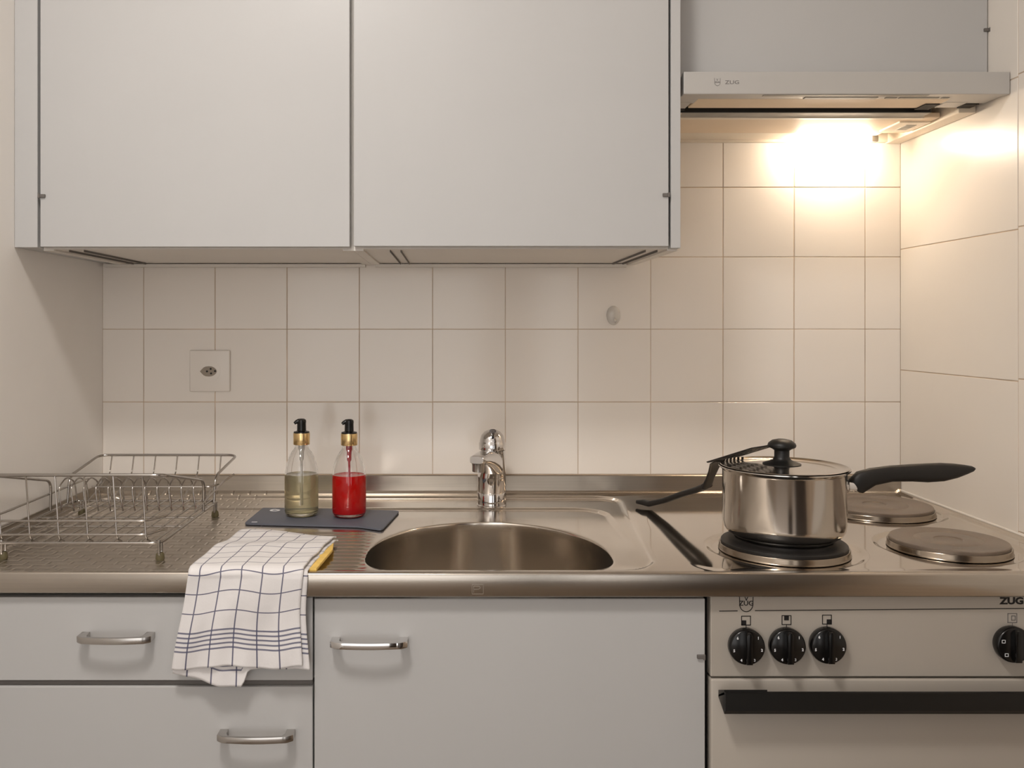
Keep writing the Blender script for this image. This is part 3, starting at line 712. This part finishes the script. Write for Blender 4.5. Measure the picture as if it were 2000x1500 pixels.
def bottle(x, y, liquid_mat, tube_mat, label, liq_top, rz):
    t = thing('soap_bottle', label, 'bottle', (x, y, ZB1), 'pump soap bottles')
    z0 = ZB1+0.0003
    out = [(0, 0.0008), (0.020, 0), (0.0265, 0.0012), (0.0303, 0.0055), (0.0312, 0.011), (0.0312, 0.066), (0.0306, 0.080), (0.0280, 0.095), (0.0235, 0.108), (0.0180, 0.1175), (0.0135, 0.1235), (0.0120, 0.128), (0.0120, 0.145)]
    inn = [(0.0100, 0.145), (0.0100, 0.128), (0.0115, 0.1225), (0.0160, 0.116), (0.0215, 0.1065), (0.0260, 0.0940), (0.0286, 0.0795), (0.0292, 0.066), (0.0292, 0.012), (0.0275, 0.0080), (0.0200, 0.0065), (0, 0.0085)]
    bm = NB(); lathe(bm, out+inn, (x, y, z0), 56); obj('glass', bm, M_glass, t, smooth=60)
    lt = liq_top-z0
    def ri(z):
        pts = inn[::-1]
        for (r0, a0), (r1, a1) in zip(pts[3:], pts[4:]):
            if a0 <= z <= a1: return r0+(r1-r0)*(z-a0)/(a1-a0)
        return 0.0292
    L_ = [(0, 0.0083), (0.0202, 0.0063), (0.0277, 0.0078), (0.0294, 0.012), (0.0294, 0.066)]
    L_ = [p_ for p_ in L_ if p_[1] < lt]+[(ri(lt)+0.0002, lt), (ri(lt)-0.001, lt-0.0004), (0, lt-0.0004)]
    bm = NB(); lathe(bm, L_, (x, y, z0), 56); obj('liquid', bm, liquid_mat, t, smooth=50)
    bm = NB(); lathe(bm, [(0, 0.020), (0.0022, 0.020), (0.0022, 0.100), (0.0040, 0.103), (0.0044, 0.118), (0.0060, 0.122), (0.0062, 0.142), (0, 0.142)], (x, y, z0), 24); obj('dip_tube', bm, tube_mat, t, smooth=50)
    bm = NB(); lathe(bm, [(0.0125, 0.1310), (0.0150, 0.1310), (0.0153, 0.1315), (0.0153, 0.1515), (0.0148, 0.1525), (0, 0.1525)], (x, y, z0), 48); obj('collar', bm, M_gold, t, smooth=40)
    bm = NB(); lathe(bm, [(0.0148, 0.1520), (0.0142, 0.1550), (0.0095, 0.1560), (0.0085, 0.1570), (0.0082, 0.1700), (0.0086, 0.1730), (0.0080, 0.1765), (0.0050, 0.1785), (0, 0.1790)], (x, y, z0), 40)
    d_ = Vector((math.cos(rz), math.sin(rz), 0))
    c0 = Vector((x, y, z0+0.1735))
    tube(bm, [c0, c0+d_*0.006+Vector((0, 0, 0.0006)), c0+d_*0.010-Vector((0, 0, 0.0008)), c0+d_*0.0135-Vector((0, 0, 0.0035))], [0.0048, 0.0046, 0.0036, 0.0026], 14)
    obj('pump_head', bm, M_blackg, t, smooth=40)
p1, p2 = on_z(589, 1006, ZB1), on_z(682, 1008, ZB1)
bottle(p1.x, p1.y, M_liqy, M_clear, 'pump bottle of pale yellow soap, left of the red one', 0.9715, math.radians(200))
bottle(p2.x, p2.y, M_liqr, M_redpl, 'pump bottle of bright red soap with gold collar', 0.9715, math.radians(200))

# ================================================================== TOWEL AND SPONGE CLOTH
def towel():
    bm = NB(); uvl = bm.loops.layers.uv.new('UVMap')
    NS, NF, NA, NH = 44, 44, 10, 44
    yE = -0.606; Rr = 0.009
    def layer(off, hx, extra):
        P = {}; UVc = {}
        for i in range(NS+1):
            s = i/NS
            yb = -0.352+(-0.405+0.352)*s
            zt_ = 0.9085+off
            hang = 0.128+extra(s)
            pts = []
            for k in range(NF+1):
                t_ = k/NF; y = yb+(yE+Rr-yb)*t_
                f = 1-t_
                z = zt_+0.0016*math.sin(6*s+9*t_)*f+0.0035*math.exp(-((t_-0.62)/0.16)**2)*(1-0.5*s)+0.003*math.exp(-(t_/0.06)**2)*0.4
                z += 0.0018*math.sin(15*t_+2*s)*math.sin(PI*t_)
                z -= 0.0045*sst(0.12, 0.0, t_)
                pts.append((y, z, t_*0.33))
            zE = zt_-0.001
            for k in range(1, NA+1):
                a_ = PI/2*k/NA; pts.append((yE+Rr-(Rr+off*0.6)*math.sin(a_), zE-Rr*(1-math.cos(a_)), 0.33+0.12*k/NA))
            zh = pts[-1][1]
            for k in range(1, NH+1):
                t_ = k/NH
                y = yE-off*0.6-0.003*t_+0.0034*t_*math.sin(2*PI*s*1.6+0.6)+0.0018*t_*math.sin(2*PI*s*4.1+3*t_)+0.0012*math.sin(7*t_+5*s)
                pts.append((y, zh-hang*t_, 0.45+0.55*t_))
            # lengths from the hem
            Ls = [0.0]
            for a_, b2 in zip(pts[::-1], pts[::-1][1:]): Ls.append(Ls[-1]+math.hypot(a_[0]-b2[0], a_[1]-b2[1]))
            Ls = Ls[::-1]
            for k, (y, z, q) in enumerate(pts):
                if q < 0.33: g = q/0.33; xa, xb = 0.380+(0.357-0.380)*g, 0.536+(0.515-0.536)*g; xa += -0.004*math.sin(PI*g)
                elif q < 0.45: xa, xb = 0.357, 0.515
                else: g = (q-0.45)/0.55; xa, xb = 0.357+(0.334-0.357)*g**0.9, 0.515+0.0005*g-0.003*math.sin(PI*g)
                x = xa+(xb-xa)*s+hx*(0.3+0.7*q)*s+0.0008*math.sin(12*q+3*s)
                P[i, k] = bm.verts.new((x, y, z)); UVc[i, k] = (s*0.1555, Ls[k]+(0 if off > -0.003 else 0.003))
        K = NF+NA+NH
        for i in range(NS):
            for k in range(K):
                f = bm.faces.new((P[i, k], P[i, k+1], P[i+1, k+1], P[i+1, k])); f.smooth = True
                for l, key in zip(f.loops, ((i, k), (i, k+1), (i+1, k+1), (i+1, k))): l[uvl].uv = UVc[key]
    layer(0.0, 0.0, lambda s: 0.0035*math.sin(2*PI*s*1.5+0.8)-0.003*s)
    layer(-0.0055, 0.010, lambda s: -0.004+(0.007+0.017*min(1, s/0.35))*(1-sst(0.50, 0.56, s)))
    return bm
tw = obj('tea_towel', towel(), M_towel, label='white tea towel with navy check draped over the worktop edge', cat='towel', smooth=0)
tw.data.polygons.foreach_set('use_smooth', [True]*len(tw.data.polygons))
md = tw.modifiers.new('thickness', 'SOLIDIFY'); md.thickness = 0.0022; md.offset = 0
bm = NB(); a = [on_z(*q, 0.899) for q in ((652, 1060), (650, 1079), (618, 1116), (575, 1117), (600, 1075))]
prism(bm, [(q.x, q.y) for q in a], 0.8985, 0.9035, bev=0.0015)
for v in bm.verts: v.co.z += 0.001*math.sin(90*v.co.x+60*v.co.y)
sp = obj('sponge_cloth', bm, M_yel, smooth=40, label='yellow sponge cloth tucked under the checked tea towel', cat='cloth')

# ================================================================== SAUCEPAN
pc = Vector((1.2490, -0.428, ZP+0.0003))
sp_ = thing('saucepan', 'steel saucepan with black handle on the front left hotplate', 'saucepan', pc)
RB = 0.0932
bm = NB()
lathe(bm, [(0, 0.0), (0.075, 0.0), (0.076, 0.001), (0.0765, 0.0045), (0.081, 0.0055), (0.0875, 0.0090), (0.0915, 0.0155), (RB, 0.026), (RB, 0.1040), (0.0945, 0.1065), (0.0980, 0.1090), (0.0992, 0.1105), (0.0990, 0.1118), (0.0972, 0.1115), (0.0937, 0.1085), (0.0922, 0.1040), (0.0918, 0.032), (0.087, 0.015), (0.07, 0.011), (0, 0.011)], pc, 96)
obj('pot_body', bm, M_pot, sp_, smooth=45)
ld_ = thing('pan_lid', 'flat steel lid with black knob on the saucepan', 'lid', pc+Vector((0, 0, 0.106)))
bm = NB(); lathe(bm, [(0, 0.1150), (0.040, 0.1135), (0.078, 0.1088), (0.0897, 0.1078), (0.0935, 0.1096), (0.0960, 0.1121), (0.0967, 0.1131), (0.0958, 0.1137), (0.0930, 0.1112), (0.0895, 0.1093), (0.078, 0.1100), (0.040, 0.1147), (0, 0.1162)], pc, 96)
obj('lid_disc', bm, M_pot, ld_, smooth=40)
bm = NB(); lathe(bm, [(0, 0.1160), (0.0290, 0.1150), (0.0292, 0.1162), (0.0200, 0.1195), (0.0140, 0.1225), (0.0115, 0.1270), (0.0115, 0.1370), (0.0150, 0.1395), (0.0205, 0.1420), (0.0218, 0.1450), (0.0205, 0.1485), (0.0150, 0.1530), (0.0070, 0.1550), (0, 0.1553)], pc-Vector((0.0025, 0, 0)), 56)
obj('lid_knob', bm, M_black, ld_, smooth=45)
# handle: bracket, ferrule, grip
hy = pc.y+0.0
bm = NB()
b0 = on_y(1642, 948, hy); f0_ = on_y(1668, 951, hy)
loft(bm, [((pc.x+RB-0.0035, hy, b0.z), Vector((0, 1, 0)), Vector((0, 0, 1)), 0.021, 0.0150), ((pc.x+RB+0.003, hy, b0.z), Vector((0, 1, 0)), Vector((0, 0, 1)), 0.018, 0.0145), ((pc.x+RB+0.008, hy, b0.z-0.001), Vector((0, 1, 0)), Vector((0, 0, 1)), 0.0105, 0.0098), ((f0_.x+0.004, hy, f0_.z), Vector((0, 1, 0)), Vector((0, 0, 1)), 0.0095, 0.0090)], 28, 2.6)
obj('handle_bracket', bm, M_chrome, sp_, smooth=45)
ctr = [(1667, 955, 10, 12), (1671, 950, 17, 13), (1684, 939, 19, 13.5), (1704, 931, 16, 14), (1740, 925, 14.5, 14), (1780, 923.5, 15.5, 15), (1810, 923.5, 17, 16), (1840, 922, 16.5, 16.5), (1865, 919.5, 13, 16), (1885, 917, 8.5, 13), (1898, 915.5, 5, 9), (1903, 915, 2, 5)]
bm = NB(); secs = []
for k, (u, v, hh, hw) in enumerate(ctr):
    p_ = on_y(u, v, hy); k0, k1 = max(0, k-1), min(len(ctr)-1, k+1)
    q0, q1 = on_y(ctr[k0][0], ctr[k0][1], hy), on_y(ctr[k1][0], ctr[k1][1], hy)
    tt = (q1-q0).normalized(); up = Vector((-tt.z, 0, tt.x))
    secs.append((p_, Vector((0, 1, 0)), up, hw/S(hy)*0.95, hh/S(hy)*1.08))
loft(bm, secs, 28, 2.4)
hd = obj('pan_handle', bm, M_blackm, sp_, smooth=60)
q = on_y(1862, 910, hy)
bm = NB(); lathe(bm, [(0.0, 0), (0.0070, 0.0), (0.0074, -0.0006), (0, -0.0008)], (q.x, q.y, q.z+0.0014), 28)
for v in bm.verts: v.co.x = q.x+(v.co.x-q.x)*2.0; v.co.z -= (v.co.x-q.x)*0.12
obj('hanging_hole', bm, M_print, hd)

# ================================================================== SPATULA
st = thing('slotted_turner', 'black slotted turner resting with its blade on the saucepan lid', 'spatula', (1.08, -0.13, 0.9))
tip = Vector((1.0785, -0.130, 0.9075)); A1 = Vector((1.098, -0.150, 0.9075)); B1 = Vector((1.160, -0.270, 0.958)); C1 = Vector((1.1665, -0.292, 0.968)); D1 = Vector((1.1720, -0.330, 1.0135))
def rectsweep(bm, pts, ws, hs, side):
    secs = []
    for k, p_ in enumerate(pts):
        q0, q1 = pts[max(0, k-1)], pts[min(len(pts)-1, k+1)]
        tt = (q1-q0).normalized(); sd = (side-tt*side.dot(tt)).normalized(); up = sd.cross(tt).normalized()
        if up.z < 0: up = -up
        secs.append((p_, sd, up, ws[k], hs[k]))
    return loft(bm, secs, 20, 3.0)
side = Vector((0.75, 0.55, 0)).normalized()
bm = NB(); pts = [tip, tip.lerp(A1, 0.5)+Vector((0, 0, 0.001)), A1, A1.lerp(B1, 0.33)+Vector((0, 0, -0.002)), A1.lerp(B1, 0.7), B1, C1]
rectsweep(bm, pts, [0.0045, 0.0075, 0.008, 0.0085, 0.009, 0.010, 0.011], [0.0035, 0.005, 0.0052, 0.0052, 0.0052, 0.0055, 0.005], side)
obj('handle', bm, M_blackm, st, smooth=45)
bm = NB(); rectsweep(bm, [C1-(D1-C1)*0.05, C1.lerp(D1, 0.3), C1.lerp(D1, 0.7), D1, D1+Vector((0.006, -0.006, 0.004))], [0.011, 0.010, 0.012, 0.016, 0.019], [0.0045, 0.003, 0.0022, 0.0018, 0.0014], side)
obj('neck', bm, M_blackm, st, smooth=45)
# blade with slots, made of bars
E1 = pc + Vector((-0.026, 0.012, 0.1415)); D2 = D1+Vector((0.004, -0.004, 0.0045))
ax = (E1-D2); Lb = ax.length; ax.normalize(); sd = (side-ax*side.dot(ax)).normalized(); nr = ax.cross(sd).normalized()
if nr.z < 0: nr = -nr
bm = NB()
def bar(a0, a1, b0, b1, th=0.0009):
    c = [D2+ax*a0+sd*b0, D2+ax*a1+sd*b0, D2+ax*a1+sd*b1, D2+ax*a0+sd*b1]
    vs = [bm.verts.new(q-nr*th) for q in c]+[bm.verts.new(q+nr*th) for q in c]
    for f in ((3, 2, 1, 0), (4, 5, 6, 7), (0, 1, 5, 4), (1, 2, 6, 5), (2, 3, 7, 6), (3, 0, 4, 7)): bm.faces.new([vs[k] for k in f])
hw = 0.034
for k in range(8):
    b = -hw+0.002+k*(2*hw-0.004)/7; bar(0.010, Lb, b-0.0018, b+0.0018)
for a_ in (0.0, 0.30, 0.55, 0.78, 1.0):
    a0 = 0.004+(Lb-0.010)*a_; bar(a0-0.001, a0+(0.010 if a_ in (0.0, 1.0) else 0.0035), -hw, hw)
bar(-0.004, 0.012, -hw*0.75, hw*0.75)
obj('blade', bm, M_blackm, st, smooth=0)

# ================================================================== DISH RACK
rk = thing('dish_rack', 'chromed wire dish rack standing on the left drainer', 'dish rack', (0.15, -0.33, 0.8965))
x0, x1, yf, yb, zbse = 0.014, 0.284, -0.500, -0.175, 0.9180
rw, rt = 0.0022, 0.0014
def wire(name, pts, r, closed=False, rad=0.012, seg=8):
    bm = NB(); P_ = fillet(pts, rad, 5, closed) if rad else [Vector(p_) for p_ in pts]
    tube(bm, P_, r, seg, closed); return obj(name, bm, M_wire, rk, smooth=60)
wire('base_frame', [(x0, yf, zbse), (x1, yf, zbse), (x1, yb, zbse), (x0, yb, zbse)], rw, True, 0.02)
# front and back rims
wire('front_rim', [(x0, -0.270, zbse), (x0, -0.268, 0.972), (x0-0.001, -0.488, 1.0185), (x1, -0.488, 1.0185), (x1, -0.268, 0.972), (x1, -0.270, zbse)], rw+0.0003, rad=0.02)
wire('back_rim', [(x0, -0.200, zbse), (x0, -0.192, 0.967), (x0+0.002, -0.055, 0.9865), (x1+0.008, -0.055, 0.9865), (x1, -0.192, 0.967), (x1, -0.200, zbse)], rw+0.0003, rad=0.02)
for k in range(6):
    x = 0.041+k*0.0437
    wire('back_upright', [(x, -0.055, 0.9865), (x-0.0005, -0.066, 0.950), (x, -0.160, 0.922), (x, yb, zbse)], rt, rad=0.01, seg=6)
for k in range(6):
    xt, xb = 0.0300+k*0.0443, 0.0437+k*0.0436
    wire('front_upright', [(xt, -0.488, 1.0185), (xb, yf-0.002, 0.925), (xb+0.002, yf+0.012, zbse)], rt, rad=0.008, seg=6)
for z in (0.9515, 0.9310):
    wire('front_rail', [(x0, -0.40, z-0.002), (x0, yf-0.001, z), (x1-0.022, yf-0.001, z), (x1-0.002, yf+0.035, z+0.001)], rt+0.0003, rad=0.014)
wire('side_rail', [(x0-0.003, yf, 0.9495), (x0-0.003, -0.10, 0.9475)], rt+0.0004, rad=0)
wire('side_rail', [(x1+0.002, -0.33, 0.930), (x1+0.002, -0.14, 0.948), (x1+0.016, -0.115, 0.958)], rt+0.0004, rad=0.01)
for k in range(13):
    x = x0+0.010+k*0.0209
    wire('base_wire', [(x, yf, zbse+0.0025), (x, yb, zbse+0.0025)], rt, rad=0, seg=6)
for y in (-0.39, -0.323, -0.225):
    wire('cross_wire', [(x0, y, zbse+0.0002), (x1, y, zbse+0.0002)], rt+0.0004, rad=0)
for k in range(12):
    x = 0.032+k*0.0216
    wire('plate_divider', [(x, -0.266, zbse), (x-0.006, -0.266, 0.960), (x-0.003, -0.238, 0.974), (x-0.003, -0.205, 0.960), (x, -0.200, zbse)], rt, rad=0.012, seg=6)
wire('divider_rail', [(x0+0.07, -0.262, 0.9600), (x1+0.012, -0.262, 0.9600), (x1+0.02, -0.245, 0.962)], rt+0.0003, rad=0.01)
for fx_, fy_ in ((x1-0.004, -0.492), (x1-0.002, -0.185), (x0+0.028, -0.492), (x0+0.02, -0.185)):
    zf = hgt(fx_, fy_)
    bm = NB(); tube(bm, fillet([(fx_, fy_+0.006, zbse), (fx_, fy_+0.006, zf+0.008), (fx_, fy_-0.006, zf+0.008), (fx_, fy_-0.006, zbse+0.004)], 0.005), rw, 8)
    lg = obj('leg', bm, M_wire, rk)
    bm = NB(); lathe(bm, [(0, 0), (0.006, 0), (0.0068, 0.002), (0.0060, 0.009), (0.0040, 0.0115), (0, 0.0115)], (fx_, fy_, zf), 20); obj('rubber_foot', bm, M_rubber, lg)

# ================================================================== CEILING LAMP (above and behind the camera)
cl = thing('ceiling_lamp', 'round white ceiling lamp above the kitchen', 'lamp', (0.40, -1.45, H))
bm = NB(); lathe(bm, [(0.0, 0.0), (0.13, 0.0), (0.13, -0.022), (0.118, -0.026), (0.118, -0.012), (0.0, -0.012)], (0.40, -1.45, H), 48); obj('lamp_housing', bm, M_hood, cl)
